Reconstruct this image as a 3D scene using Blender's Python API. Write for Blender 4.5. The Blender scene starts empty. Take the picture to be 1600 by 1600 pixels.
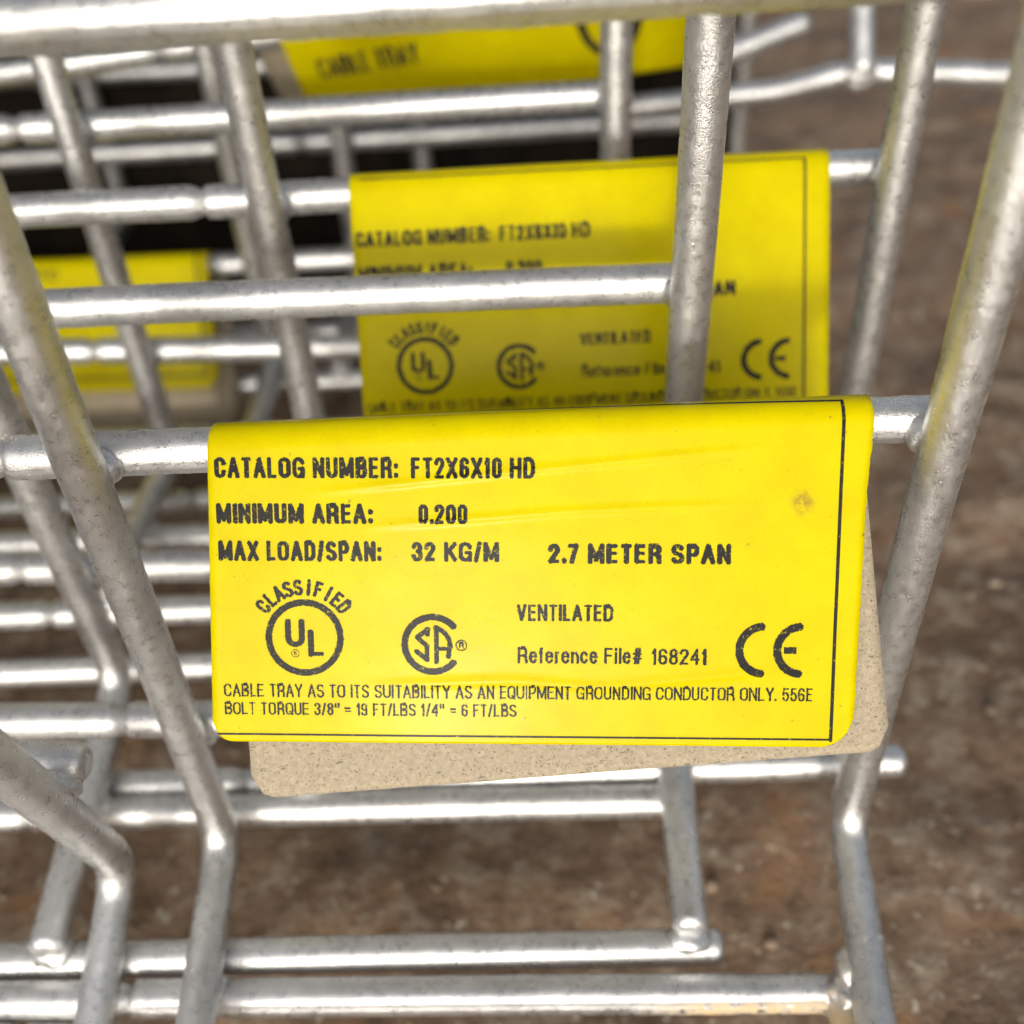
import bpy, bmesh, math, random
import numpy as np
from mathutils import Vector, Matrix, noise

sc = bpy.context.scene
C = sc.collection
MM = 0.001
random.seed(4)

# ------------------------------------------------------------------ frame
# everything is worked out in millimetres in an eye frame (x right, y up, z away) and then
# turned into a level world: z up, ground at z = 0.
def nrm(v): return v / np.linalg.norm(v)
UP = nrm(np.array([-0.057, 0.768, -0.638]))
FWD = nrm(np.array([0, 0, 1.0]) - UP[2] * UP)
RIGHT = np.cross(UP, FWD)
CAM_H = 184.0
M3 = np.stack([RIGHT, FWD, UP])
def W(p):
    q = M3 @ np.asarray(p, float)
    return Vector((q[0] * MM, q[1] * MM, (q[2] + CAM_H) * MM))
def WD(d):
    q = M3 @ np.asarray(d, float)
    return Vector(q)

# ------------------------------------------------------------------ camera
cam = bpy.data.cameras.new('camera')
co = bpy.data.objects.new('camera', cam); C.objects.link(co)
sc.camera = co
cx, cy, cz = WD((1, 0, 0)), WD((0, 1, 0)), WD((0, 0, -1))
mw = Matrix.Identity(4)
for i in range(3):
    mw[i][0], mw[i][1], mw[i][2] = cx[i], cy[i], cz[i]
mw.translation = W((0, 0, 0))
co.matrix_world = mw
cam.sensor_width = 36; cam.sensor_fit = 'HORIZONTAL'
F_PX = 1650.0
cam.lens = 36 * F_PX / 1600
cam.clip_start = 0.002; cam.clip_end = 200
cam.dof.use_dof = True
cam.dof.focus_distance = 0.129
cam.dof.aperture_fstop = cam.lens / 2.9
cam.dof.aperture_blades = 0

# ------------------------------------------------------------------ light
TO_LIGHT = WD(nrm(np.array([-0.12, -0.45, -0.885])))
elev = math.asin(TO_LIGHT.z); azim = math.atan2(TO_LIGHT.x, TO_LIGHT.y)
world = bpy.data.worlds.new('World'); sc.world = world
world.use_nodes = True
nt = world.node_tree; nt.nodes.clear()
wo = nt.nodes.new('ShaderNodeOutputWorld'); bg = nt.nodes.new('ShaderNodeBackground')
sky = nt.nodes.new('ShaderNodeTexSky'); sky.sky_type = 'NISHITA'
sky.sun_disc = False; sky.sun_elevation = elev; sky.sun_rotation = azim
sky.air_density = 1.0; sky.dust_density = 9.0; sky.ozone_density = 1.5
bg.inputs['Strength'].default_value = 0.15
hs = nt.nodes.new('ShaderNodeHueSaturation'); hs.inputs['Saturation'].default_value = .4
nt.links.new(sky.outputs[0], hs.inputs['Color']); nt.links.new(hs.outputs[0], bg.inputs[0]); nt.links.new(bg.outputs[0], wo.inputs[0])
sl = bpy.data.lights.new('sun', 'SUN'); sl.energy = 0.7; sl.angle = math.radians(4); sl.color = (1, .97, .92)
so = bpy.data.objects.new('sun', sl); C.objects.link(so)
so.rotation_euler = TO_LIGHT.to_track_quat('Z', 'Y').to_euler()
so.location = (0, -1, 1)

sc.view_settings.view_transform = 'Standard'; sc.view_settings.look = 'None'
sc.view_settings.gamma = 1; sc.view_settings.use_curve_mapping = False
sc.view_settings.exposure = 0.72
sc.render.engine = 'CYCLES'
sc.cycles.use_denoising = True
sc.cycles.max_bounces = 10; sc.cycles.glossy_bounces = 6; sc.cycles.diffuse_bounces = 5
sc.cycles.sample_clamp_indirect = 6

# ------------------------------------------------------------------ materials
def mat(name):
    m = bpy.data.materials.new(name); m.use_nodes = True
    n = m.node_tree; n.nodes.clear()
    out = n.nodes.new('ShaderNodeOutputMaterial'); b = n.nodes.new('ShaderNodeBsdfPrincipled')
    n.links.new(b.outputs[0], out.inputs[0])
    return m, n, b
def N(n, t, **kw):
    x = n.nodes.new(t)
    for k, v in kw.items():
        if k.startswith('_'): setattr(x, k[1:], v)
        else: x.inputs[k].default_value = v
    return x
def noise_tex(n, co_, scale, detail=4, rough=.55):
    x = N(n, 'ShaderNodeTexNoise', Scale=scale, Detail=detail, Roughness=rough)
    n.links.new(co_, x.inputs['Vector']); return x
def ramp(n, src, stops):
    r = n.nodes.new('ShaderNodeValToRGB'); e = r.color_ramp.elements
    while len(e) < len(stops): e.new(.5)
    for el, (p, c) in zip(e, stops):
        el.position = p; el.color = c if len(c) == 4 else (*c, 1)
    n.links.new(src, r.inputs[0]); return r
def mixc(n, fac, a, b, mode='MIX'):
    x = n.nodes.new('ShaderNodeMix'); x.data_type = 'RGBA'; x.blend_type = mode
    for s, v in ((0, fac), (6, a), (7, b)):
        if isinstance(v, (int, float)): x.inputs[s].default_value = v
        elif isinstance(v, tuple): x.inputs[s].default_value = (*v, 1)
        else: n.links.new(v, x.inputs[s])
    return x.outputs[2]
def mathn(n, op, a, b=None):
    x = n.nodes.new('ShaderNodeMath'); x.operation = op
    for i, v in enumerate((a, b)):
        if v is None: continue
        if isinstance(v, (int, float)): x.inputs[i].default_value = v
        else: n.links.new(v, x.inputs[i])
    return x.outputs[0]

def metal_material():
    m, n, b = mat('galvanised_zinc')
    geo = n.nodes.new('ShaderNodeNewGeometry'); P = geo.outputs['Position']
    uv = n.nodes.new('ShaderNodeUVMap'); uv.uv_map = 'UVMap'
    big = noise_tex(n, P, 150, 3, .5)
    mid = noise_tex(n, P, 700, 4, .6)
    fine = noise_tex(n, P, 1900, 3, .65)
    mp = N(n, 'ShaderNodeMapping'); mp.inputs['Scale'].default_value = (90, 14, 1)
    n.links.new(uv.outputs[0], mp.inputs[0])
    streak = noise_tex(n, mp.outputs[0], 5.0, 4, .6)
    base = ramp(n, big.outputs['Fac'], [(.3, (.52, .525, .525)), (.5, (.68, .68, .675)), (.72, (.80, .80, .795))])
    col = mixc(n, .35, base.outputs[0], ramp(n, mid.outputs['Fac'], [(.3, (.55, .56, .56)), (.65, (.88, .88, .87))]).outputs[0])
    col = mixc(n, ramp(n, streak.outputs['Fac'], [(.36, (.5, .5, .5)), (.50, (0, 0, 0))]).outputs[0], col, (.47, .475, .47))
    # marks that belong to single wires: a yellow streak and tan clay
    st = n.nodes.new('ShaderNodeAttribute'); st.attribute_name = 'stain'
    sep = n.nodes.new('ShaderNodeSeparateColor'); n.links.new(st.outputs['Color'], sep.inputs[0])
    ny = mathn(n, 'MULTIPLY', sep.outputs[0], ramp(n, mid.outputs['Fac'], [(.34, (0, 0, 0)), (.55, (1, 1, 1))]).outputs[0])
    ntan = mathn(n, 'MULTIPLY', sep.outputs[1], ramp(n, mid.outputs['Fac'], [(.38, (0, 0, 0)), (.5, (1, 1, 1))]).outputs[0])
    col = mixc(n, ny, col, (.72, .60, .12))
    col = mixc(n, ntan, col, (.62, .47, .28))
    n.links.new(col, b.inputs['Base Color'])
    s = mathn(n, 'MAXIMUM', mathn(n, 'MULTIPLY', ny, .6), ntan)
    met = mathn(n, 'SUBTRACT', .89, s)
    n.links.new(met, b.inputs['Metallic'])
    rr = n.nodes.new('ShaderNodeMapRange'); n.links.new(mid.outputs['Fac'], rr.inputs[0])
    rr.inputs[1].default_value = .3; rr.inputs[2].default_value = .7; rr.inputs[3].default_value = .22; rr.inputs[4].default_value = .42
    n.links.new(mathn(n, 'ADD', rr.outputs[0], mathn(n, 'MULTIPLY', s, .4)), b.inputs['Roughness'])
    h = mathn(n, 'ADD', mathn(n, 'MULTIPLY', mid.outputs['Fac'], .25), mathn(n, 'MULTIPLY', fine.outputs['Fac'], .19))
    h = mathn(n, 'ADD', h, mathn(n, 'MULTIPLY', streak.outputs['Fac'], .5))
    bp = N(n, 'ShaderNodeBump', Strength=.6, Distance=.00032)
    n.links.new(h, bp.inputs['Height']); n.links.new(bp.outputs[0], b.inputs['Normal'])
    return m

def yellow_material():
    m, n, b = mat('yellow_tag_film')
    geo = n.nodes.new('ShaderNodeNewGeometry'); P = geo.outputs['Position']
    uv = n.nodes.new('ShaderNodeUVMap'); uv.uv_map = 'UVMap'
    n1 = noise_tex(n, P, 160, 4, .6); n2 = noise_tex(n, P, 2300, 3, .7); n3 = noise_tex(n, P, 900, 5, .7)
    col = mixc(n, ramp(n, n1.outputs['Fac'], [(.35, (0, 0, 0)), (.7, (1, 1, 1))]).outputs[0], (.575, .492, .0001), (.52, .43, .0002))
    col = mixc(n, ramp(n, n2.outputs['Fac'], [(.58, (0, 0, 0)), (.72, (.6, .6, .6))]).outputs[0], col, (.48, .36, .01))
    col = mixc(n, ramp(n, n3.outputs['Fac'], [(.665, (0, 0, 0)), (.72, (.8, .8, .8))]).outputs[0], col, (.16, .12, .03))
    # the small burnt diamond on the front tag, kept in the sheet's own coordinates
    st = n.nodes.new('ShaderNodeAttribute'); st.attribute_name = 'stain'
    sep = n.nodes.new('ShaderNodeSeparateColor'); n.links.new(st.outputs['Color'], sep.inputs[0])
    k = mathn(n, 'MULTIPLY', sep.outputs[0], ramp(n, n3.outputs['Fac'], [(.36, (0, 0, 0)), (.56, (1, 1, 1))]).outputs[0])
    col = mixc(n, k, col, (.26, .16, .03))
    n.links.new(col, b.inputs['Base Color'])
    b.inputs['Roughness'].default_value = .20; b.inputs['Specular IOR Level'].default_value = .05
    bp = N(n, 'ShaderNodeBump', Strength=.25, Distance=.00008)
    n.links.new(n3.outputs['Fac'], bp.inputs['Height']); n.links.new(bp.outputs[0], b.inputs['Normal'])
    return m

def ink_material():
    m, n, b = mat('black_print')
    geo = n.nodes.new('ShaderNodeNewGeometry'); P = geo.outputs['Position']
    n1 = noise_tex(n, P, 2200, 3, .7); n2 = noise_tex(n, P, 260, 3, .6)
    col = mixc(n, n2.outputs['Fac'], (.008, .008, .010), (.032, .031, .027))
    col = mixc(n, ramp(n, n1.outputs['Fac'], [(.60, (0, 0, 0)), (.70, (.7, .7, .7))]).outputs[0], col, (.45, .36, .02))
    n.links.new(col, b.inputs['Base Color'])
    b.inputs['Roughness'].default_value = .26; b.inputs['Specular IOR Level'].default_value = .05
    return m

def kraft_material():
    m, n, b = mat('kraft_card')
    geo = n.nodes.new('ShaderNodeNewGeometry'); P = geo.outputs['Position']
    n1 = noise_tex(n, P, 1500, 5, .7); n2 = noise_tex(n, P, 3400, 2, .6)
    mp = N(n, 'ShaderNodeMapping'); mp.inputs['Scale'].default_value = (420, 420, 1700); mp.inputs['Rotation'].default_value = (.3, .8, .5)
    n.links.new(P, mp.inputs[0]); fib = noise_tex(n, mp.outputs[0], 1.0, 4, .7)
    col = ramp(n, n1.outputs['Fac'], [(.28, (.29, .24, .165)), (.52, (.37, .31, .22)), (.76, (.47, .40, .29))]).outputs[0]
    col = mixc(n, ramp(n, n2.outputs['Fac'], [(.60, (0, 0, 0)), (.68, (.9, .9, .9))]).outputs[0], col, (.11, .09, .05))
    col = mixc(n, ramp(n, fib.outputs['Fac'], [(.60, (0, 0, 0)), (.67, (.85, .85, .85))]).outputs[0], col, (.12, .12, .08))
    n.links.new(col, b.inputs['Base Color']); b.inputs['Roughness'].default_value = .9
    bp = N(n, 'ShaderNodeBump', Strength=.5, Distance=.00015)
    n.links.new(n1.outputs['Fac'], bp.inputs['Height']); n.links.new(bp.outputs[0], b.inputs['Normal'])
    return m

def ground_material():
    m, n, b = mat('brown_dirt')
    geo = n.nodes.new('ShaderNodeNewGeometry'); P = geo.outputs['Position']
    n1 = noise_tex(n, P, 22, 5, .6); n2 = noise_tex(n, P, 110, 6, .7); n3 = noise_tex(n, P, 330, 4, .6)
    col = ramp(n, n1.outputs['Fac'], [(.28, (.115, .078, .054)), (.45, (.187, .125, .084)), (.58, (.222, .150, .100)), (.75, (.275, .20, .14))]).outputs[0]
    col = mixc(n, ramp(n, n2.outputs['Fac'], [(.50, (0, 0, 0)), (.62, (.85, .85, .85))]).outputs[0], col, (.31, .255, .19))
    col = mixc(n, ramp(n, n2.outputs['Fac'], [(.34, (.85, .85, .85)), (.46, (0, 0, 0))]).outputs[0], col, (.095, .064, .042))
    v = N(n, 'ShaderNodeTexNoise', Scale=48, Detail=3); n.links.new(P, v.inputs['Vector'])
    col = mixc(n, ramp(n, v.outputs['Color'], [(.56, (0, 0, 0)), (.66, (.75, .75, .75))]).outputs[0], col, (.27, .145, .07))
    col = mixc(n, ramp(n, n3.outputs['Fac'], [(.62, (0, 0, 0)), (.68, (.9, .9, .9))]).outputs[0], col, (.50, .45, .36))
    n.links.new(col, b.inputs['Base Color']); b.inputs['Roughness'].default_value = .95
    b.inputs['Specular IOR Level'].default_value = .2
    bp = N(n, 'ShaderNodeBump', Strength=.7, Distance=.003)
    n.links.new(n2.outputs['Fac'], bp.inputs['Height']); n.links.new(bp.outputs[0], b.inputs['Normal'])
    return m

def pebble_material():
    m, n, b = mat('pale_pebble')
    oi = n.nodes.new('ShaderNodeNewGeometry')
    r = ramp(n, oi.outputs['Random Per Island'], [(0, (.15, .105, .072)), (.7, (.23, .165, .115)), (.95, (.29, .21, .145)), (1, (.42, .33, .25))])
    n.links.new(r.outputs[0], b.inputs['Base Color']); b.inputs['Roughness'].default_value = .7
    return m

METAL, YELLOW, INK, KRAFT, DIRT, PEB = metal_material(), yellow_material(), ink_material(), kraft_material(), ground_material(), pebble_material()

# ------------------------------------------------------------------ helpers
def thing(name, label, cat, loc, group=None):
    o = bpy.data.objects.new(name, None); C.objects.link(o)
    o.location = loc; o['label'] = label; o['category'] = cat
    o.empty_display_size = .02
    if group: o['group'] = group
    return o
def link_mesh(name, verts, faces, mats, parent=None, face_mat=None, uvs=None, stain=None, smooth=True):
    """verts: world Vectors; becomes ONE mesh object local to its parent's origin"""
    off = Vector(parent.location) if parent else Vector((0, 0, 0))
    me = bpy.data.meshes.new(name)
    me.from_pydata([tuple(v - off) for v in verts], [], faces)
    for mm_ in mats: me.materials.append(mm_)
    if face_mat: me.polygons.foreach_set('material_index', face_mat)
    if uvs is not None:
        l = me.uv_layers.new(name='UVMap')
        for lp in me.loops: l.data[lp.index].uv = uvs[lp.vertex_index]
    if stain is not None:
        a = me.color_attributes.new('stain', 'FLOAT_COLOR', 'POINT')
        a.data.foreach_set('color', np.asarray(stain, float).ravel())
    if smooth: me.polygons.foreach_set('use_smooth', [len(f) <= 4 for f in faces])
    me.update()
    o = bpy.data.objects.new(name, me); C.objects.link(o)
    if parent: o.parent = parent
    return o

def fillet(pts, t):
    """polyline with rounded corners, densely sampled (mm, eye frame)"""
    out = [np.array(pts[0], float)]
    for i in range(1, len(pts) - 1):
        p, a, b = (np.array(q, float) for q in (pts[i], pts[i - 1], pts[i + 1]))
        A = p + nrm(a - p) * t; B = p + nrm(b - p) * t
        for k in range(13):
            u = k / 12
            out.append((1 - u) ** 2 * A + 2 * u * (1 - u) * p + u * u * B)
    out.append(np.array(pts[-1], float))
    return out
def resample(pts, step):
    pts = np.array(pts); d = np.r_[0, np.cumsum(np.linalg.norm(np.diff(pts, axis=0), axis=1))]
    n = max(2, int(d[-1] / step) + 1); s = np.linspace(0, d[-1], n)
    return np.stack([np.interp(s, d, pts[:, k]) for k in range(3)], 1), s

class MB:
    def __init__(self): self.v, self.f, self.uv, self.st = [], [], [], []
    def tube(self, path, r=2.9, seg=24, step=.8, lump=.07, seed=0, stain=None, wob=.25, ref=None, seam=None):
        P, S = resample(path, step); n = len(P)
        T = np.gradient(P, axis=0); T /= np.linalg.norm(T, axis=1)[:, None]
        up = np.array(ref if ref is not None else (.21, .55, -.8)); base = len(self.v)
        x0 = nrm(np.cross(T[0], up))
        rows = []
        for i in range(n):
            x0 = nrm(x0 - T[i] * (x0 @ T[i])); y0 = np.cross(T[i], x0)
            dome = 1.0
            e = min(S[i], S[-1] - S[i])
            if e < 1.5: dome = .62 + .38 * math.sqrt(max(0, 1 - (1 - e / 1.5) ** 2))
            wv = np.array([noise.noise(Vector((S[i] * .018, seed * 7.7 + k * 3.1, 0))) for k in range(3)]) * wob
            for j in range(seg):
                a = 2 * math.pi * j / seg
                d = x0 * math.cos(a) + y0 * math.sin(a)
                q = P[i] + d * r
                l = noise.noise(Vector(q * .32 + seed)) * .9 + noise.noise(Vector(q * 1.05 + seed * 2)) * .45
                # long zinc runs along the wire
                l += .55 * noise.noise(Vector((S[i] * .06, math.cos(a) * 2.2 + seed, math.sin(a) * 2.2)))
                if seam is not None:
                    sd = nrm(np.array(seam) - T[i] * (np.array(seam) @ T[i])); g = d @ sd
                    l += 2.2 * math.exp(-(max(0, 1 - g) / .012)) * (.55 + .9 * noise.noise(Vector((S[i] * .35, seed, 0))))
                q = P[i] + wv + d * (r * dome + lump * l)
                self.v.append(W(q)); self.uv.append((S[i] * .01, j / seg))
                self.st.append(stain(q, a, S[i], S[-1]) if stain else (0, 0, 0, 1))
        for i in range(n - 1):
            for j in range(seg):
                k = (j + 1) % seg
                self.f.append((base + i * seg + j, base + i * seg + k, base + (i + 1) * seg + k, base + (i + 1) * seg + j))
        self.f.append(tuple(base + j for j in range(seg))[::-1])
        self.f.append(tuple(base + (n - 1) * seg + j for j in range(seg)))
    def blob(self, c, ax, rad, seed=0, sub=3, amp=.25):
        """lumpy weld or zinc drip: ellipsoid with axes ax (3 vectors) and radii rad"""
        bm = bmesh.new(); bmesh.ops.create_icosphere(bm, subdivisions=sub, radius=1)
        base = len(self.v)
        for v in bm.verts:
            k = 1 + amp * noise.noise(v.co * 1.7 + Vector((seed * 3.3, seed, 1)))
            q = np.array(c, float)
            for a_, r_, t_ in zip(ax, rad, v.co): q = q + np.array(a_) * r_ * t_ * k
            self.v.append(W(q)); self.uv.append((v.co.x * .02 + seed, v.co.y * .2)); self.st.append((0, 0, 0, 1))
        for f in bm.faces: self.f.append(tuple(base + v.index for v in f.verts))
        bm.free()
    def build(self, name, parent): return link_mesh(name, self.v, self.f, [METAL], parent, None, self.uv, self.st)

# ------------------------------------------------------------------ ground
def ground():
    ax = list(np.arange(-700, 701, 6.0))
    g = 12.0; x = 700.0
    while x < 60000:
        g *= 1.35; x += g; ax.append(x); ax.insert(0, -x)
    n = len(ax); vs, fs = [], []
    for y in ax:
        for x in ax:
            z = 0
            if abs(x) < 900 and abs(y - 250) < 1100:
                p = Vector((x, y, 0))
                z = 4.2 * noise.noise(p * .018) + 2.4 * noise.noise(p * .05) + 1.3 * noise.noise(p * .12)
            vs.append(Vector((x * MM, (y + 200) * MM, z * MM)))
    for j in range(n - 1):
        for i in range(n - 1):
            fs.append((j * n + i, j * n + i + 1, (j + 1) * n + i + 1, (j + 1) * n + i))
    o = link_mesh('ground', vs, fs, [DIRT]); o['kind'] = 'structure'; o['label'] = 'blurred brown bare dirt under and behind the wire trays'
    return o
ground()
def pebbles():
    rnd = random.Random(8); vs, fs = [], []
    tpl = bmesh.new(); bmesh.ops.create_icosphere(tpl, subdivisions=2, radius=1)
    tv = [v.co.copy() for v in tpl.verts]; tf = [tuple(v.index for v in f.verts) for f in tpl.faces]; tpl.free()
    for i in range(1600):
        x = rnd.uniform(-420, 520); y = rnd.uniform(-120, 800)
        r = rnd.choice((.6, .7, .9, 1.0, 1.2, 1.4)) * rnd.uniform(.7, 1.2)
        p = Vector((x, y - 200, 0))
        z = 4.2 * noise.noise(p * .018) + 2.4 * noise.noise(p * .05) + 1.3 * noise.noise(p * .12)
        b = len(vs); rz = rnd.random() * 6
        sx, sy, sz = rnd.uniform(.7, 1.4), rnd.uniform(.7, 1.2), rnd.uniform(.45, .75)
        for v in tv:
            k = 1 + .25 * noise.noise(v * 1.4 + Vector((i, 0, 0)))
            a, c_ = v.x * sx * r * k, v.y * sy * r * k
            vs.append(Vector((x + a * math.cos(rz) - c_ * math.sin(rz), y + a * math.sin(rz) + c_ * math.cos(rz), z - r * .1 + v.z * sz * r * k)) * MM)
        fs += [tuple(b + q for q in f) for f in tf]
    o = link_mesh('gravel', vs, fs, [PEB]); o['kind'] = 'stuff'
    o['label'] = 'small pale pebbles scattered over the brown dirt'; o['category'] = 'gravel'
pebbles()

# ------------------------------------------------------------------ wire cable trays
# each tray stands on its lower flange; base = plane of 152 mm cross wires, flanges 51 mm towards the viewer
PITCH = 101.6; DIA = 5.6
class Tray:
    def __init__(s, O, e, c, n):
        s.O, s.e, s.c, s.n = np.array(O, float), nrm(np.array(e)), nrm(np.array(c)), nrm(np.array(n))
        s.nb = np.cross(s.e, s.c)                       # normal of the base
    def base(s, a, b, d=0.0): return s.O + a * s.e - b * s.c + d * s.nb
    def fl(s, a, f, d=0.0): return s.O + a * s.e + f * s.n + d * s.c
def build_tray(T, name, label, cross, longs, flanges, group, seed, length=560, step=.8, seg=24, right=0.0, top=152.4, tip=51.6, extra=None, nleft=4):
    """cross: list of (a, offset, slope on base, slope on flange); longs / flanges: (b or f, offset, slope, right overhang)"""
    root = thing(name, label, 'cable tray', W(T.fl(cross[0][0], 0)), group)
    allx = list(cross)
    a_last = cross[-1][0]
    for k in range(nleft): allx.append((a_last - PITCH * (k + 1), 0, 0, 0))
    for i, (a, o, kb, kf) in enumerate(allx):
        m = MB(); near = i < len(cross)
        b0 = a + o
        pts = [T.fl(b0 + kf * tip, tip), T.fl(b0, 0), T.base(b0 + kb * top, top), T.base(b0 + kb * top, top) + 50.8 * T.nb]
        path = fillet(pts, 7.5)
        m.tube(path, 2.9, seg * (2 if ('seam', i) in (extra or {}) else 1) if near else 14, step if near else 2.0, .07 if near else .05, seed + i * 1.7,
               stain=(extra or {}).get(('cross', i)), seam=(extra or {}).get(('seam', i)))
        if near:
            # weld beads where the long wires are fused on, and zinc drips at the bend
            for b, ob, kb2, rh in longs:
                bb = b + ob + kb2 * a
                m.blob(T.base(b0 + kb * bb, bb, -2.7), (T.e, T.c, T.nb), (3.7, 2.95, 2.4), seed + b, 3, .15)
            for f, of, kf2, rh in flanges:
                ff = f + of + kf2 * a
                m.blob(T.fl(b0 + kf * ff, ff, 2.9), (T.e, T.n, T.c), (3.5, 2.6, 2.0), seed + f + i, 3, .2)
            m.blob(T.fl(b0 + .2, 3.2, -2.0), (T.e, nrm(T.n - T.c), nrm(T.n + T.c)), (1.5, 1.5, 1.3), seed + 5 + i, 3, .4)
        m.build('cross_wire', root)
    for kind, lst in (('base', longs), ('fl', flanges)):
        for q, (b, ob, k, rh) in enumerate(lst):
            fn = (lambda a: T.base(a, b + ob + k * a, -DIA)) if kind == 'base' else (lambda a: T.fl(a, b + ob + k * a, DIA))
            r0 = cross[0][0] + cross[0][1] + rh + right
            m = MB()
            ex = (extra or {}).get((kind, q))
            path = [fn(r0), fn(cross[-1][0] - 12)]
            if ex and 'bend' in ex: path = fillet([fn(r0 - ex['bend'][0]) + ex['bend'][1], fn(r0 - ex['bend'][0]), fn(cross[-1][0] - 12)], 4)
            m.tube(path, 2.85, seg, step, (ex or {}).get('lump', .065), seed * 1.3 + b + q, stain=ex.get('stain') if ex else None)
            left = [fn(cross[-1][0] - 11), fn(-length)]
            m.tube(left, 2.85, 14, 3, .05, seed + b)
            m.build('long_wire', root)
    return root

GROUP = 'galvanised wire cable trays nested side by side'
R50 = np.array([1, 0, 0])
T1 = Tray([54.0635, -50.5819, 173.5452], [.9987, .0368, -.0343], [.0502, -.7562, .6524], [-.0005, -.6748, -.738])
T2 = Tray([27.7866, -28.0268, 197.962], [.9991, .039, -.0184], [.0414, -.7473, .6632], [.0142, -.7006, -.7135])
T3 = Tray([65.4621, -4.7158, 218.9526], [.9985, .0384, -.0382], [.054, -.758, .6501], [-.0015, -.686, -.7276])
T4 = Tray([22.5775, 16.2483, 243.5809], [.9989, .0375, -.0292], [.0475, -.7615, .6464], [-.0038, -.5489, -.8359])

# marks on single wires of the front tray
def streak_R(q, a, s, L):
    # yellow streak along the left shoulder of the end wire beside the tag
    y = q[1]
    k = math.exp(-((y - 14) / 12.0) ** 4)
    side = math.exp(-((a - STREAK_A) / .28) ** 2)
    return (min(1, 1.25 * k * side), 0, 0, 1)
STREAK_A = 3.6
def stain_F1(q, a, s, L):
    k = max(0.0, min(1.0, (q[0] - 18) / 10.0))
    low = max(0.0, min(1.0, (-(q[1] - F1C(q[0])) + .6) / 1.2))
    return (0, k * low, 0, 1)
def F1C(x): return T1.fl(0, 25.4, DIA)[1] + (x - T1.fl(0, 25.4, DIA)[0]) * T1.e[1]

t1 = build_tray(T1, 'cable_tray', 'frontmost full wire tray, carrying the sharp yellow tag in focus', 
    [(0, .70, -.0058, -.0988), (-PITCH, -1.03, .0137, .0708)],
    [(25.4, -3.45, -.0229, 2.0), (76.2, .77, .0051, 1.2), (127, .52, .0082, 30)],
    [(25.4, -.04, .0114, 0)], GROUP, 1.0,
    extra={('seam', 0): (.42, -.25, -.87), ('seam', 1): (-.30, -.45, -.84), ('base', 2): {'lump': .17}, ('base', 1): {'lump': .10}, ('cross', 0): streak_R, ('fl', 0): {'stain': stain_F1, 'bend': (5.6, 24 * T1.n - .4 * T1.e - 4.6 * T1.c)}})
lump = MB()
for k, (da, df, dc, r) in enumerate(((-3.2, 24.0, .8, 2.6), (-1.4, 21.5, -.6, 2.4), (-2.2, 29.5, .2, 2.6), (-4.6, 26.4, 3.0, 2.6))):
    lump.blob(T1.fl(da, df, dc), (T1.e, T1.n, T1.c), (r * 1.1, r * 1.35, r * .85), 60 + k, 3, .38)
lump.st = [(0, .55 if k % 3 == 0 else .1, 0, 1) for k in range(len(lump.v))]
lump.build('weld_lump', t1)
t2 = build_tray(T2, 'cable_tray', 'wire tray just behind the sharp tag, its end wire crossing the blurred second tag',
    [(0, .88, -.0076, -.043), (-PITCH, -.65, .0013, .0306)],
    [(25.4, -2.89, -.0212, 1), (76.2, .54, 0, 0), (127, 0, 0, 0)],
    [(25.4, .16, .0137, -1), (50.8, .32, .011, 3.5)], GROUP, 2.0)
t3 = build_tray(T3, 'cable_tray', 'wire tray whose middle wire carries the blurred second yellow tag',
    [(0, .26, -.0033, -.13), (-PITCH, -.99, .0124, 0)],
    [(25.4, 0, 0, 1), (76.2, .20, .0027, 1), (127, 0, 0, 1)],
    [(25.4, -.87, 0, 1), (50.8, -.13, -.0044, 3)], GROUP, 3.0)
t4 = build_tray(T4, 'cable_tray', 'bare wire tray behind the second tag, crossing in front of the top tag',
    [(0, .86, -.0094, 0), (-PITCH, -.37, .0055, 0)],
    [(25.4, -2.68, -.0336, 0), (76.2, .39, .0076, 0), (127, 0, 0, 0)],
    [(25.4, 0, 0, 0), (50.8, -.13, 0, 0)], GROUP, 4.0, step=1.2, seg=18)
def behind(k, x): return Tray(np.array([x, 16.25, 243.6]) + k * np.array([0, .65, .76]), [.9989, .0375, -.0292], [.0475, -.7615, .6464], [.0, -.648, -.7617])
T5 = behind(43, 46.0)
t5 = build_tray(T5, 'cable_tray', 'dim wire tray at the back carrying the small tag at left and the top tag',
    [(0, 0, 0, 0), (-PITCH - 7, 0, 0, 0)], [(25.4, 0, 0, 0), (76.2, 11.3, .085, 0)], [(25.4, 0, 0, 0), (50.8, 0, 0, 0)], GROUP, 5.0, step=1.6, seg=16)
T6 = behind(92, 56.0)
t6 = build_tray(T6, 'cable_tray', 'dark wire tray behind the top tag, second from the back',
    [(0, 0, 0, 0), (-PITCH, 0, 0, 0)], [(25.4, 13, .01, 0), (76.2, 0, 0, 0)], [(25.4, 0, 0, 0), (50.8, 0, 0, 0)], GROUP, 6.0, step=1.6, seg=16)
T7 = behind(140, 73.0)
t7 = build_tray(T7, 'cable_tray', 'farthest wire tray in the stack, its thin end wire beside the bare upright',
    [(0, 0, 0, 0), (-PITCH, 0, 0, 0)], [(25.4, 19, 0, 0), (76.2, 0, 0, 0)], [(25.4, 0, 0, 0), (50.8, 0, 0, 0)], GROUP, 7.0, step=2, seg=14)

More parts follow.
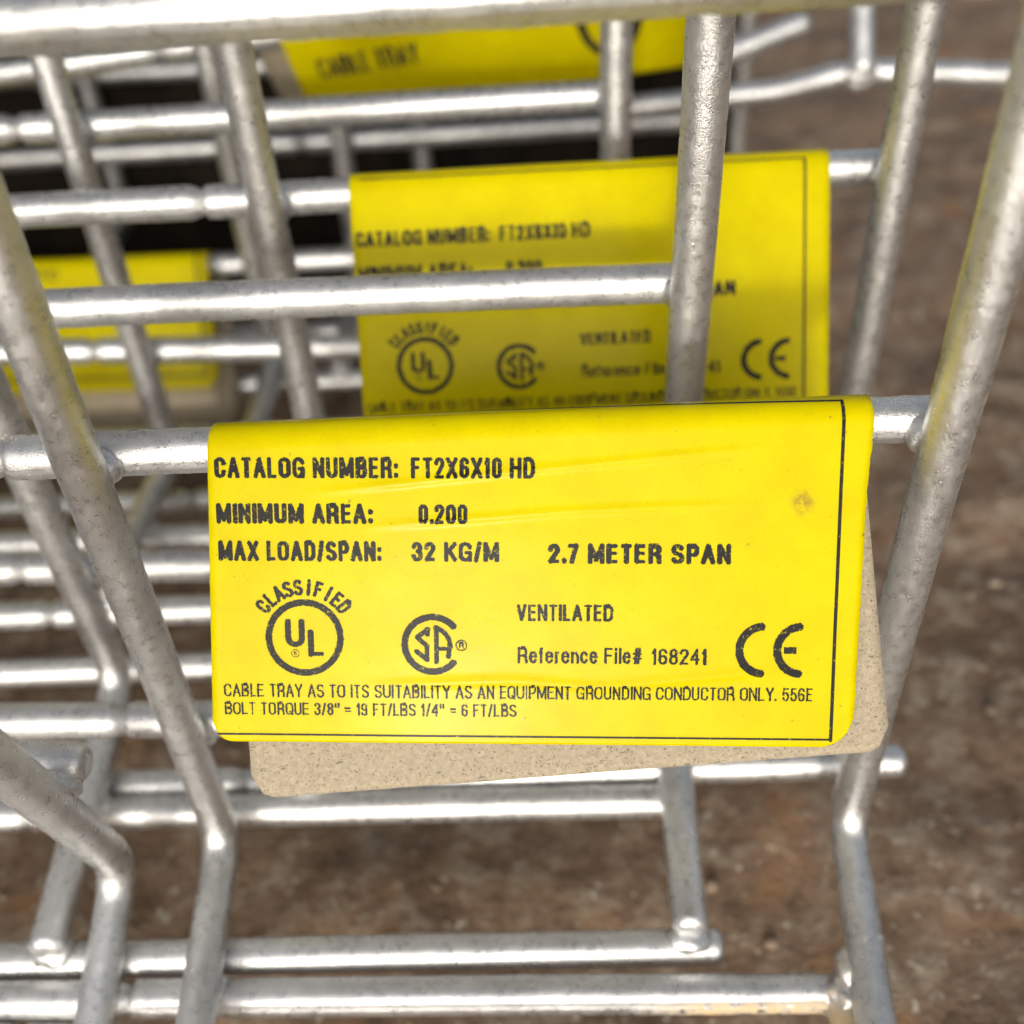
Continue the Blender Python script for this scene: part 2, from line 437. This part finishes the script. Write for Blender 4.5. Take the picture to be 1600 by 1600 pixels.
# the leaning tray at lower left
n0 = np.array([.01, -.87, -.485]); c0 = np.array([-.08, -.485, .87])
e0 = nrm(np.cross(c0, n0)); e0 = e0 if e0[0] > 0 else -e0
T0 = Tray([-63.0, -56.5, 170.0], e0, c0, n0)
t0 = build_tray(T0, 'cable_tray', 'leaning wire tray at lower left, its sharply bent end wire in front of all others',
    [(0, 0, 0, 0)], [(38, 0, 0, 4), (88.9, 0, 0, 2)], [(25.4, 0, 0, -2), (50.8, 0, 0, -2)], GROUP, 9.0, length=300, nleft=2)

# ------------------------------------------------------------------ tags
class Sheet:
    """a stiff paper tag folded over a wire: sheet x runs along the print, y down from the top of the fold (mm)"""
    def __init__(s, centre, a0, kappa, phi_f, r=3.3, curl=0.0):
        s.c, s.a0, s.k, s.pf, s.r, s.curl = centre, a0, kappa, math.radians(phi_f), r, curl
        s.e = nrm(centre(a0 + 1) - centre(a0 - 1))
        s.a1 = nrm(np.array([0, 1.0, 0]) - s.e[1] * s.e)
        s.a2 = np.cross(s.e, s.a1)
        if s.a2[2] > 0: s.a2 = -s.a2
    def nor(s, ph): return math.cos(ph) * s.a1 + math.sin(ph) * s.a2
    def tan(s, ph): return -math.sin(ph) * s.a1 + math.cos(ph) * s.a2
    def at(s, x, y, h=0.0):
        a = s.a0 + x * math.cos(s.k) - y * math.sin(s.k)
        v = y * math.cos(s.k) + x * math.sin(s.k)
        vf = s.r * s.pf
        if v <= vf:
            return s.c(a) + (s.r + h) * s.nor(v / s.r)
        w = v - vf
        ph = s.pf + s.curl * w
        return s.c(a) + s.r * s.nor(s.pf) + w * s.tan(s.pf + s.curl * w * .5) + h * s.nor(ph)
class Rear:
    """the other half of the folded tag, hanging behind the wire and swung away by delta"""
    def __init__(s, S, kappa, delta, gap=3.4):
        s.S, s.k, s.g = S, kappa, gap
        ph = S.pf - math.radians(delta)
        s.n, s.t = S.nor(ph), S.tan(ph)
    def at(s, x, y, h=0.0):
        a = s.S.a0 + x * math.cos(s.k) - y * math.sin(s.k)
        v = y * math.cos(s.k) + x * math.sin(s.k)
        return s.S.c(a) + v * s.t + (h - s.g) * s.n

# --- lettering: stroke glyphs in a unit box, rastered into print dots like a thermal printer does
def arc(cx, cy, rx, ry, a0, a1, n=12):
    return [(cx + rx * math.cos(math.radians(a0 + (a1 - a0) * i / n)), cy + ry * math.sin(math.radians(a0 + (a1 - a0) * i / n))) for i in range(n + 1)]
_bowl = lambda x, y0, y1, r=.24: [(0, y1), (x - .4, y1)] + arc(x - .4, y1 - r, .4, r, 90, 0) + arc(x - .4, y0 + r, .4, r, 0, -90) + [(0, y0)]
GL = {
 'A': (.60, [[(0, 0), (.5, 1), (1, 0)], [(.18, .3), (.82, .3)]]),
 'B': (.56, [[(0, 0), (0, 1)], _bowl(.95, .53, 1), _bowl(1, 0, .53)]),
 'C': (.56, [arc(.5, .74, .5, .26, 0, 180) + arc(.5, .26, .5, .26, 180, 360)]),
 'D': (.57, [[(0, 0), (0, 1)], [(0, 1), (.45, 1)] + arc(.45, .7, .55, .3, 90, 0) + arc(.45, .3, .55, .3, 0, -90) + [(0, 0)]]),
 'E': (.50, [[(1, 1), (0, 1), (0, 0), (1, 0)], [(0, .53), (.9, .53)]]),
 'F': (.48, [[(1, 1), (0, 1), (0, 0)], [(0, .52), (.85, .52)]]),
 'G': (.60, [arc(.5, .74, .5, .26, 12, 180) + arc(.5, .26, .5, .26, 180, 345), [(.58, .44), (1, .44), (1, 0)]]),
 'H': (.58, [[(0, 0), (0, 1)], [(1, 0), (1, 1)], [(0, .52), (1, .52)]]),
 'I': (.17, [[(.5, 0), (.5, 1)]]),
 'K': (.58, [[(0, 0), (0, 1)], [(1, 1), (.05, .38)], [(.35, .6), (1, 0)]]),
 'L': (.48, [[(0, 1), (0, 0), (1, 0)]]),
 'M': (.70, [[(0, 0), (0, 1), (.5, .12), (1, 1), (1, 0)]]),
 'N': (.58, [[(0, 0), (0, 1), (1, 0), (1, 1)]]),
 'O': (.60, [arc(.5, .72, .5, .28, 0, 180) + arc(.5, .28, .5, .28, 180, 360) + [(1, .72)]]),
 'P': (.54, [[(0, 0), (0, 1)], _bowl(1, .44, 1)]),
 'Q': (.60, [arc(.5, .72, .5, .28, 0, 180) + arc(.5, .28, .5, .28, 180, 360) + [(1, .72)], [(.6, .25), (1, -.02)]]),
 'R': (.57, [[(0, 0), (0, 1)], _bowl(.97, .48, 1), [(.6, .48)] + arc(.62, .30, .34, .16, 90, 0) + [(1, 0)]]),
 'S': (.56, [arc(.5, .76, .47, .24, 25, 180) + [(.06, .68), (.22, .57), (.78, .44), (.95, .33)] + arc(.5, .24, .5, .24, 0, -158)]),
 'T': (.52, [[(0, 1), (1, 1)], [(.5, 1), (.5, 0)]]),
 'U': (.58, [[(0, 1)] + arc(.5, .28, .5, .28, 180, 360) + [(1, 1)]]),
 'V': (.58, [[(0, 1), (.5, 0), (1, 1)]]),
 'X': (.58, [[(0, 0), (1, 1)], [(0, 1), (1, 0)]]),
 'Y': (.58, [[(0, 1), (.5, .45), (1, 1)], [(.5, .45), (.5, 0)]]),
 '0': (.50, [arc(.5, .72, .5, .28, 0, 180) + arc(.5, .28, .5, .28, 180, 360) + [(1, .72)]]),
 '1': (.30, [[(.1, .76), (.7, 1), (.7, 0)]]),
 '2': (.50, [arc(.5, .74, .5, .26, 175, -20) + [(.0, 0), (1, 0)]]),
 '3': (.50, [arc(.5, .76, .46, .24, 170, -80), arc(.5, .27, .5, .27, 85, -170)]),
 '4': (.54, [[(.75, 0), (.75, 1), (0, .3), (1, .3)]]),
 '5': (.50, [[(.95, 1), (.15, 1), (.05, .5)] + arc(.5, .32, .5, .32, 140, -160)]),
 '6': (.50, [arc(.5, .76, .48, .24, 15, 180) + arc(.5, .28, .5, .28, 180, 540)]),
 '7': (.48, [[(0, 1), (1, 1), (.35, 0)]]),
 '8': (.50, [arc(.5, .77, .44, .23, 0, 360), arc(.5, .27, .5, .27, 0, 360)]),
 '9': (.50, [arc(.5, .72, .5, .28, 0, 360), [(1, .72)] + arc(.5, .24, .5, .24, 0, -165)]),
 ':': (.16, [[(.5, .04), (.5, .1)], [(.5, .58), (.5, .64)]]),
 '.': (.16, [[(.5, .02), (.5, .07)]]),
 '/': (.36, [[(0, -.03), (1, 1.03)]]),
 '=': (.50, [[(0, .34), (1, .34)], [(0, .6), (1, .6)]]),
 '"': (.40, [[(.1, 1), (.1, .72)], [(.9, 1), (.9, .72)]]),
 '#': (.56, [[(.22, 0), (.42, 1)], [(.62, 0), (.82, 1)], [(0, .32), (1, .32)], [(.02, .66), (1, .66)]]),
 'e': (.46, [[(.02, .40), (.98, .40)] + arc(.5, .42, .5, .3, 0, 180) + arc(.5, .3, .5, .3, 180, 330)]),
 'f': (.30, [arc(.85, .78, .5, .22, 90, 180) + [(.35, 0)], [(0, .68), (.9, .68)]]),
 'r': (.30, [[(0, 0), (0, .70)], arc(.75, .36, .75, .34, 180, 90)]),
 'n': (.45, [[(0, 0), (0, .70)], arc(.5, .42, .5, .28, 180, 0) + [(1, 0)]]),
 'c': (.44, [arc(.5, .46, .5, .26, 20, 180) + arc(.5, .26, .5, .26, 180, 340)]),
 'i': (.16, [[(.5, 0), (.5, .70)], [(.5, .92), (.5, 1)]]),
 'l': (.16, [[(.5, 0), (.5, 1)]]),
 ' ': (.24, []),
}
class Print:
    """bitmap of ink over the sheet; x right, y down in mm"""
    def __init__(s, x0, y0, x1, y1, dot):
        s.x0, s.y0, s.dot = x0, y0, dot
        s.nx, s.ny = int((x1 - x0) / dot), int((y1 - y0) / dot)
        s.m = np.zeros((s.ny, s.nx), bool)
        s.X = x0 + (np.arange(s.nx) + .5) * dot; s.Y = y0 + (np.arange(s.ny) + .5) * dot
    def seg(s, a, b, t, sq=False, thin=1.0):
        (ax, ay), (bx, by) = a, b; h = t / 2
        if thin < 1: h *= thin + (1 - thin) * abs(by - ay) / (math.hypot(bx - ax, by - ay) or 1)
        i0 = max(0, int((min(ax, bx) - h - s.x0) / s.dot) - 1); i1 = min(s.nx, int((max(ax, bx) + h - s.x0) / s.dot) + 2)
        j0 = max(0, int((min(ay, by) - h - s.y0) / s.dot) - 1); j1 = min(s.ny, int((max(ay, by) + h - s.y0) / s.dot) + 2)
        if i1 <= i0 or j1 <= j0: return
        X, Y = np.meshgrid(s.X[i0:i1], s.Y[j0:j1])
        dx, dy = bx - ax, by - ay; L = math.hypot(dx, dy) or 1e-6
        u = ((X - ax) * dx + (Y - ay) * dy) / L; p = np.abs((X - ax) * dy - (Y - ay) * dx) / L
        if sq: d = (p <= h) & (u >= -.001) & (u <= L + .001)
        else:
            e = np.maximum(np.maximum(-u, u - L), 0)
            d = np.where(e > 0, np.maximum(e, p) <= h, p <= h) if False else (np.hypot(p, e) <= h) | ((p <= h) & (e <= h * .55))
        s.m[j0:j1, i0:i1] |= d
    def poly(s, pts, t):
        for a, b in zip(pts[:-1], pts[1:]): s.seg(a, b, t, thin=.74)
    def glyph(s, ch, fx, h, w, t):
        for pl in GL[ch][1]:
            s.poly([fx(t / 2 + x * max(w - t, .01), t / 2 + y * (h - t)) for x, y in pl], t)
    def text(s, txt, xl, xr, base, h, t, gap=.065):
        n = len(txt); nat = sum(GL[c][0] for c in txt) + gap * (n - 1)
        k = (xr - xl) / nat; x = xl
        for ch in txt:
            w = GL[ch][0] * k
            s.glyph(ch, lambda u, v, x=x: (x + u, base - v), h, w, t)
            x += w + gap * k
    def arctext(s, txt, cx, cy, r, a0, a1, h, w, t):
        for i, ch in enumerate(txt):
            A = math.radians(a0 + (a1 - a0) * i / (len(txt) - 1)); ca, sa = math.cos(A), math.sin(A)
            ww = w * GL[ch][0] / .55
            s.glyph(ch, lambda u, v: (cx + (r - h / 2 + v) * sa + (u - ww / 2) * ca, cy - (r - h / 2 + v) * ca + (u - ww / 2) * sa), h, ww, t)
    def ring(s, cx, cy, r, t, a0=0, a1=360, n=72, ky=1.0):
        pts = [(cx + (r - t / 2) * math.cos(math.radians(a0 + (a1 - a0) * i / n)), cy - ky * (r - t / 2) * math.sin(math.radians(a0 + (a1 - a0) * i / n))) for i in range(n + 1)]
        for a, b in zip(pts[:-1], pts[1:]): s.seg(a, b, t, False)
    def clip(s, fn):
        X, Y = np.meshgrid(s.X, s.Y); s.m &= fn(X, Y)
    def wear(s, seed, amount):
        rnd = np.random.RandomState(seed)
        edge = s.m & ~(np.roll(s.m, 1, 0) & np.roll(s.m, -1, 0) & np.roll(s.m, 1, 1) & np.roll(s.m, -1, 1))
        s.m &= ~(edge & (rnd.rand(*s.m.shape) < amount))
        out = ~s.m & (np.roll(s.m, 1, 1) | np.roll(s.m, -1, 1))
        s.m |= out & (rnd.rand(*s.m.shape) < amount * .8)
    def quads(s, maxrun=12):
        for j in range(s.ny):
            row = s.m[j]
            if not row.any(): continue
            d = np.diff(np.r_[0, row.astype(int), 0]); st, en = np.where(d == 1)[0], np.where(d == -1)[0]
            for a, b in zip(st, en):
                while a < b:
                    e = min(b, a + maxrun)
                    yield s.x0 + a * s.dot, s.x0 + e * s.dot, s.y0 + j * s.dot, s.y0 + (j + 1) * s.dot
                    a = e

def tag_print(dot, dx=0.0, dy=0.0, seed=1, wear=.035, border_top=.8, bold=0.05, right=38.25):
    p = Print(-41 + dx, -7, 42 + dx, 47 + dy, dot)
    T = lambda txt, a, b, y, h, t: p.text(txt, a + dx, b + dx, y + dy, h, t + bold)
    T('CATALOG NUMBER:', -37.0, -14.8, 10.55, 2.62, .50); T('FT2X6X10 HD', -13.1, 1.8, 10.55, 2.62, .46)
    T('MINIMUM AREA:', -37.0, -18.0, 16.10, 2.55, .54); T('0.200', -12.3, -6.3, 16.10, 2.5, .48)
    T('MAX LOAD/SPAN:', -36.9, -17.0, 20.72, 2.55, .50); T('32 KG/M', -13.2, -2.5, 20.72, 2.5, .50)
    T('2.7 METER SPAN', 3.4, 25.5, 20.90, 2.55, .58)
    T('VENTILATED', -.4, 11.4, 28.05, 2.15, .36)
    T('Reference File#', -.3, 15.0, 33.38, 2.1, .30); T('168241', 16.1, 22.9, 33.45, 2.1, .30)
    T('CABLE TRAY AS TO ITS SUITABILITY AS AN EQUIPMENT GROUNDING CONDUCTOR ONLY. 556E', -36.9, 35.9, 37.95, 1.75, .20)
    T('BOLT TORQUE 3/8" = 19 FT/LBS 1/4" = 6 FT/LBS', -36.9, -.4, 40.25, 1.66, .20)
    # listing mark: ring, stepped letters, arched word
    cx, cy = -26.6 + dx, 30.3 + dy
    p.ring(cx, cy, 4.85, .82)
    p.glyph('U', lambda u, v: (cx - 2.4 + u, cy + 1.25 - v), 3.65, 2.45, .78)
    p.glyph('L', lambda u, v: (cx + .35 + u, cy + 2.45 - v), 3.5, 2.1, .78)
    p.ring(cx - 1.2, cy + 2.0, .52, .1); p.seg((cx - 1.3, cy + 2.15), (cx - 1.3, cy + 1.8), .11); p.seg((cx - 1.1, cy + 2.15), (cx - 1.15, cy + 1.85), .11)
    p.arctext('CLASSIFIED', cx, cy, 6.35, -52, 52, 2.1, 1.15, .46)
    # second mark: open ring round two letters
    cx, cy = -10.75 + dx, 31.05 + dy
    p.ring(cx, cy, 3.85, .82, 42, 318)
    for a, b in (((-.55, -1.9), (-1.9, -.9)), ((-1.9, -.9), (-.68, .25)), ((-.68, .25), (-.68, 1.95)), ((-.68, 1.95), (-2.0, .9)), ((-.66, -1.9), (-.66, -1.25))):
        p.seg((cx + a[0], cy + a[1]), (cx + b[0], cy + b[1]), .6)
    p.seg((cx + .45, cy - 2.15), (cx + .45, cy + 2.2), .62)
    p.ring(cx - .1, cy + .15, 2.55, .6, 78, -10, 20); p.seg((cx + 2.1, cy + .1), (cx + 1.95, cy + 1.5), .62)
    p.seg((cx + .4, cy + .55), (cx + 2.1, cy + .55), .45)
    p.ring(cx + 3.55, cy + .1, .72, .16); p.glyph('R', lambda u, v: (cx + 3.25 + u, cy + .5 - v), .82, .62, .16)
    # conformity mark: two open arcs
    cx, cy = 29.75 + dx, 31.5 + dy
    p.ring(cx, cy, 3.45, .98, 97, 263, 40); p.ring(cx + 4.6, cy, 3.45, .98, 97, 263, 40)
    p.seg((cx + 2.4, cy), (cx + 4.0, cy), .92, True)
    p.wear(seed, wear)
    # ruled border: top, right and bottom (left edge is trimmed off)
    p.seg((-41 + dx, border_top), (right + dx, border_top), .3)
    p.seg((right + dx, border_top), (right + dx, 42.85 + dy), .42)
    p.seg((-37.8 + dx, 42.75 + dy), (right + dx, 42.75 + dy), .3)
    return p

def smooth_line(x, y, pts, sig):
    best = 0
    for (x0, y0), (x1, y1) in zip(pts[:-1], pts[1:]):
        if x0 <= x <= x1:
            yy = y0 + (y1 - y0) * (x - x0) / (x1 - x0)
            xa, xb = pts[0][0], pts[-1][0]
            f = min(1, (x - xa) / 10, (xb - x) / 10)
            best = max(best, f * math.exp(-((y - yy) / sig) ** 2))
    return best
def front_flap(root, S, xl, xr, H, hfun, pr=None, vstart=-1.6, rl=2.6, rrad=4.2, nx=84, ny=64, spot=None, ragged=.12, th=.28, yellow_in=False, seed=0):
    """yellow printed half of the tag: outer film, card core and print in ONE mesh"""
    vs, fs, fm, uvs, st = [], [], [], [], []
    idx = {}
    def xs(i, y):
        u = i / nx; L = xl(y); R = xr(y)
        R += ragged * noise.noise(Vector((y * .8, 3 + seed, 1))) + ragged * .8 * noise.noise(Vector((y * 2.3, 9 + seed, 1)))
        L += .04 * noise.noise(Vector((y * 1.1, 5 + seed, 1)))
        return L + (R - L) * u
    for side, h0 in ((0, 0.0), (1, -th)):
        for i in range(nx + 1):
            for j in range(ny + 1):
                # bottom edge with rounded corners
                ym = H
                x_ = xs(i, H * .7); dl = x_ - xl(H * .7); dr = xr(H * .7) - x_
                if dl < rl: ym = H - rl + math.sqrt(max(0, rl * rl - (rl - dl) ** 2))
                if dr < rrad: ym = H - rrad + math.sqrt(max(0, rrad * rrad - (rrad - dr) ** 2))
                y0 = vstart * S.r - xs(i, 0) * math.sin(S.k)
                t = j / ny
                y = y0 + (ym - y0) * t
                x = xs(i, y)
                q = S.at(x, y, h0 + hfun(x, y))
                idx[side, i, j] = len(vs); vs.append(W(q)); uvs.append((x * .01, y * .01))
                k = 0
                if spot:
                    dx_, dy_ = abs(x - spot[0]) / spot[2], abs(y - spot[1]) / spot[3]
                    k = max(0, 1.25 - (dx_ + dy_))
                st.append((min(1, k), 0, 0, 1))
    for i in range(nx):
        for j in range(ny):
            a = [idx[0, i, j], idx[0, i + 1, j], idx[0, i + 1, j + 1], idx[0, i, j + 1]]
            fs.append(tuple(a)); fm.append(0)
            b = [idx[1, i, j], idx[1, i, j + 1], idx[1, i + 1, j + 1], idx[1, i + 1, j]]
            fs.append(tuple(b)); fm.append(1)
    rim = [(i, 0) for i in range(nx)] + [(nx, j) for j in range(ny)] + [(i, ny) for i in range(nx, 0, -1)] + [(0, j) for j in range(ny, 0, -1)]
    for k in range(len(rim)):
        p, q = rim[k], rim[(k + 1) % len(rim)]
        fs.append((idx[(0,) + p], idx[(1,) + p], idx[(1,) + q], idx[(0,) + q])); fm.append(0)
    if pr is not None:
        cache = {}
        def V(x, y):
            key = (round(x, 3), round(y, 3))
            if key not in cache:
                cache[key] = len(vs); vs.append(W(S.at(x, y, .045 + hfun(x, y)))); uvs.append((x * .01, y * .01)); st.append((0, 0, 0, 1))
            return cache[key]
        for x0, x1, y0, y1 in pr.quads():
            if x0 < xl(y0) + .05 or x1 > xr(y0) - .05: continue
            fs.append((V(x0, y0), V(x1, y0), V(x1, y1), V(x0, y1))); fm.append(2)
    return link_mesh('front_flap', vs, fs, [YELLOW, KRAFT, INK], root, fm, uvs, st)
def rear_flap(root, R, xl, xr, H, hfun, top=1.5, rad=3.0, nx=60, ny=40, th=.28, ragged=.05):
    vs, fs, fm, uvs, idx = [], [], [], [], {}
    for side, h0 in ((0, 0.0), (1, -th)):
        for i in range(nx + 1):
            for j in range(ny + 1):
                x = xl + (xr - xl) * i / nx
                ym = H; dl, dr = x - xl, xr - x
                for dd in (dl, dr):
                    if dd < rad: ym = H - rad + math.sqrt(max(0, rad * rad - (rad - dd) ** 2))
                ym += ragged * noise.noise(Vector((x * .5, 4, 2)))
                y = top + (ym - top) * j / ny
                idx[side, i, j] = len(vs); vs.append(W(R.at(x, y, h0 + hfun(x, y)))); uvs.append((x * .01, y * .01))
    for i in range(nx):
        for j in range(ny):
            fs.append((idx[0, i, j], idx[0, i + 1, j], idx[0, i + 1, j + 1], idx[0, i, j + 1])); fm.append(0)
            fs.append((idx[1, i, j], idx[1, i, j + 1], idx[1, i + 1, j + 1], idx[1, i + 1, j])); fm.append(1)
    rim = [(i, 0) for i in range(nx)] + [(nx, j) for j in range(ny)] + [(i, ny) for i in range(nx, 0, -1)] + [(0, j) for j in range(ny, 0, -1)]
    for k in range(len(rim)):
        p, q = rim[k], rim[(k + 1) % len(rim)]
        fs.append((idx[(0,) + p], idx[(1,) + p], idx[(1,) + q], idx[(0,) + q])); fm.append(0)
    return link_mesh('rear_flap', vs, fs, [KRAFT, YELLOW], root, fm, uvs, [(0, 0, 0, 1)] * len(vs))

TAGS = 'yellow catalog tags folded over tray wires'
# --- the sharp tag
TAG1 = Sheet(lambda a: T1.base(a, 76.2 + .77 + .0051 * a, -DIA), -49.0, 0.044, 98)
def h1(x, y):
    h = .10 * noise.noise(Vector((x * .05, y * .09, 2)))
    h += .15 * smooth_line(x, y, [(-26, 12.4), (0, 9.6), (30, 6.6)], .42)
    h += .13 * smooth_line(x, y, [(-20, 16.6), (5, 14.5), (28, 13.4)], .42)
    h += .11 * smooth_line(x, y, [(-20, 36.4), (-1, 35.6), (10, 36.4), (37, 33.4)], .6)
    return h
root = thing('wire_tag', 'sharp yellow tag with black print and torn right edge, folded over the front wire', 'tag', W(TAG1.at(0, 0)), TAGS)
front_flap(root, TAG1, lambda y: -37.6 - .022 * y, lambda y: 41.5 - .012 * y + .35 * math.exp(-((y - 4) / 5) ** 2), 43.75, h1,
           tag_print(.085), spot=(33.8, 13.3, 1.6, 2.0), nx=110, ny=170)
R1 = Rear(TAG1, -0.045, 7)
rear_flap(root, R1, -38.0, 42.0, 42.6, lambda x, y: 1.2 * (y / 45) ** 2 + .2 * noise.noise(Vector((x * .05, y * .05, 8))))
# --- the second tag
TAG2 = Sheet(lambda a: T3.base(a, 76.2 + .20 + .0027 * a, -DIA), -49.0, 0.005, 100)
def h2(x, y): return .15 * noise.noise(Vector((x * .05, y * .07, 21)))
root = thing('wire_tag', 'blurred yellow tag with ruled top border, behind the sharp tag and the bare upright wire', 'tag', W(TAG2.at(0, 0)), TAGS)
front_flap(root, TAG2, lambda y: -39.2, lambda y: 39.2, 46.5, h2, tag_print(.14, -1.6, 4.5, 5, .1, 3.9, right=36.8), nx=60, ny=50, vstart=-1.2)
rear_flap(root, Rear(TAG2, 0.01, 9), -38.5, 38.5, 46, lambda x, y: .8 * (y / 45) ** 2, nx=24, ny=16)
# --- the small tag at left, on a low wire of the rear tray
TAG3 = Sheet(lambda a: T5.base(a, 25.4, -DIA), -161.0, 0.01, 104)
def h3(x, y): return .25 * noise.noise(Vector((x * .06, y * .08, 31))) + .5 * math.exp(-((x - 14) / 7) ** 2 - ((y - 31) / 3) ** 2)
root = thing('wire_tag', 'small out of focus yellow tag at left, on the low wire of the rear tray', 'tag', W(TAG3.at(0, 0)), TAGS)
p3 = Print(-41, -7, 41, 40, .3); p3.seg((37.0, 2), (37.0, 33), .5); p3.seg((-41, 33), (37, 33), .5)
p3.text('VENTILATED', -20, 2, 8, 2.6, .5)
front_flap(root, TAG3, lambda y: -41, lambda y: 40, 36.5, h3, p3, nx=50, ny=40)
rear_flap(root, Rear(TAG3, 0.0, 6), -40, 42.5, 42, lambda x, y: 0, nx=24, ny=16)
# --- the tag lying nearly edge-on above it
TAG4 = Sheet(lambda a: T5.base(a, 87.5 + .085 * a, -DIA), -44.5, -0.03, 156)
def h4(x, y): return .3 * noise.noise(Vector((x * .05, y * .08, 41))) 
root = thing('wire_tag', 'blurred yellow tag seen nearly edge-on at the top, with a dark oval mark', 'tag', W(TAG4.at(0, 0)), TAGS)
p4 = Print(-48, -4, 44, 38, .25)
p4.text('CABLE TRAY', -43.0, -20, 18.5, 5.8, .80)
p4.ring(22.5, 13.5, 7.3, 2.0, ky=1.7); p4.seg((24, 4), (28.5, 11), 2.6)
p4.seg((40.5, -3), (40.5, 36), .6)
front_flap(root, TAG4, lambda y: -48.5, lambda y: 43.5, 31.5, h4, p4, vstart=-1.0, nx=50, ny=36)
rear_flap(root, Rear(TAG4, -0.02, -7), -57, 36, 30, lambda x, y: 0, nx=24, ny=16)

# ------------------------------------------------------------------ bent offcut and added shade sheet behind the trays
m = MB()
root = thing('bent_wire_offcut', 'bent piece of galvanised wire mesh crossing the dirt behind the trays at right', 'wire offcut', W((95, 112, 268)))
def E(u, v, z): return ((u - 800) / F_PX * z, (800 - v) / F_PX * z, z)
for pts, nm in (([E(960, 172, 262), E(1150, 150, 262), E(1215, 144, 261), E(1325, 113, 260), E(1450, 114, 260), E(1720, 124, 262)], 'long_wire'),
                ([E(1346, 118, 257), E(1346, 40, 256), E(1338, -260, 252)], 'cross_wire'),
                ([E(1080, 106, 262), E(1175, 68, 262), E(1262, 33, 262)], 'cross_wire')):
    m = MB(); m.tube(fillet(pts, 5), 3.0, 18, 1.2, .12, len(pts) * 3.1)
    if nm == 'long_wire': m.blob(E(1344, 112, 258.5), ((1, 0, 0), (0, 1, 0), (0, 0, 1)), (4.6, 4.2, 2.6), 77, 3, .3)
    m.build(nm, root)
def shade_sheet():  # added sheet: its black stands in for shade and darkens the wire reflections
    mt, n, b = mat('shade_sheet_black')
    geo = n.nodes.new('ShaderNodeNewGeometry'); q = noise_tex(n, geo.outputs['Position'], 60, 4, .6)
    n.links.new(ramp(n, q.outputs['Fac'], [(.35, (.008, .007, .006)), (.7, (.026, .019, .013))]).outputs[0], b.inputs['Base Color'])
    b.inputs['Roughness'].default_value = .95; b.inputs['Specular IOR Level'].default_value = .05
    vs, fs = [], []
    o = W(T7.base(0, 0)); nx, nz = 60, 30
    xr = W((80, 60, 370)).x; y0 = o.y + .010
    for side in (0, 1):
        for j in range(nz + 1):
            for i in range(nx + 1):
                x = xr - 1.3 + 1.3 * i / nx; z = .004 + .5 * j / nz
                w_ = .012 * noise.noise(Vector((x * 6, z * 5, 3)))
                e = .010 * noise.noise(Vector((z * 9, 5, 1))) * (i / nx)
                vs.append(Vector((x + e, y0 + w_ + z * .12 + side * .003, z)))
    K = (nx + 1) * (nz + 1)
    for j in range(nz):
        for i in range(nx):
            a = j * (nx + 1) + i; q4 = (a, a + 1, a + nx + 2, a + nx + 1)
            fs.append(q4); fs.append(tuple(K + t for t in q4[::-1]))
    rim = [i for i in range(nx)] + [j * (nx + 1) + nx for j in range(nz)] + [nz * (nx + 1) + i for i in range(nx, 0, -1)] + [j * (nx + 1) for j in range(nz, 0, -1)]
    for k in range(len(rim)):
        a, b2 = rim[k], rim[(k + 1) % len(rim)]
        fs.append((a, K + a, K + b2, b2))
    ob = link_mesh('added_shade_sheet', vs, fs, [mt])
    ob['label'] = 'added black sheet standing in for the deep shade behind the nested trays'; ob['category'] = 'sheet'
shade_sheet()
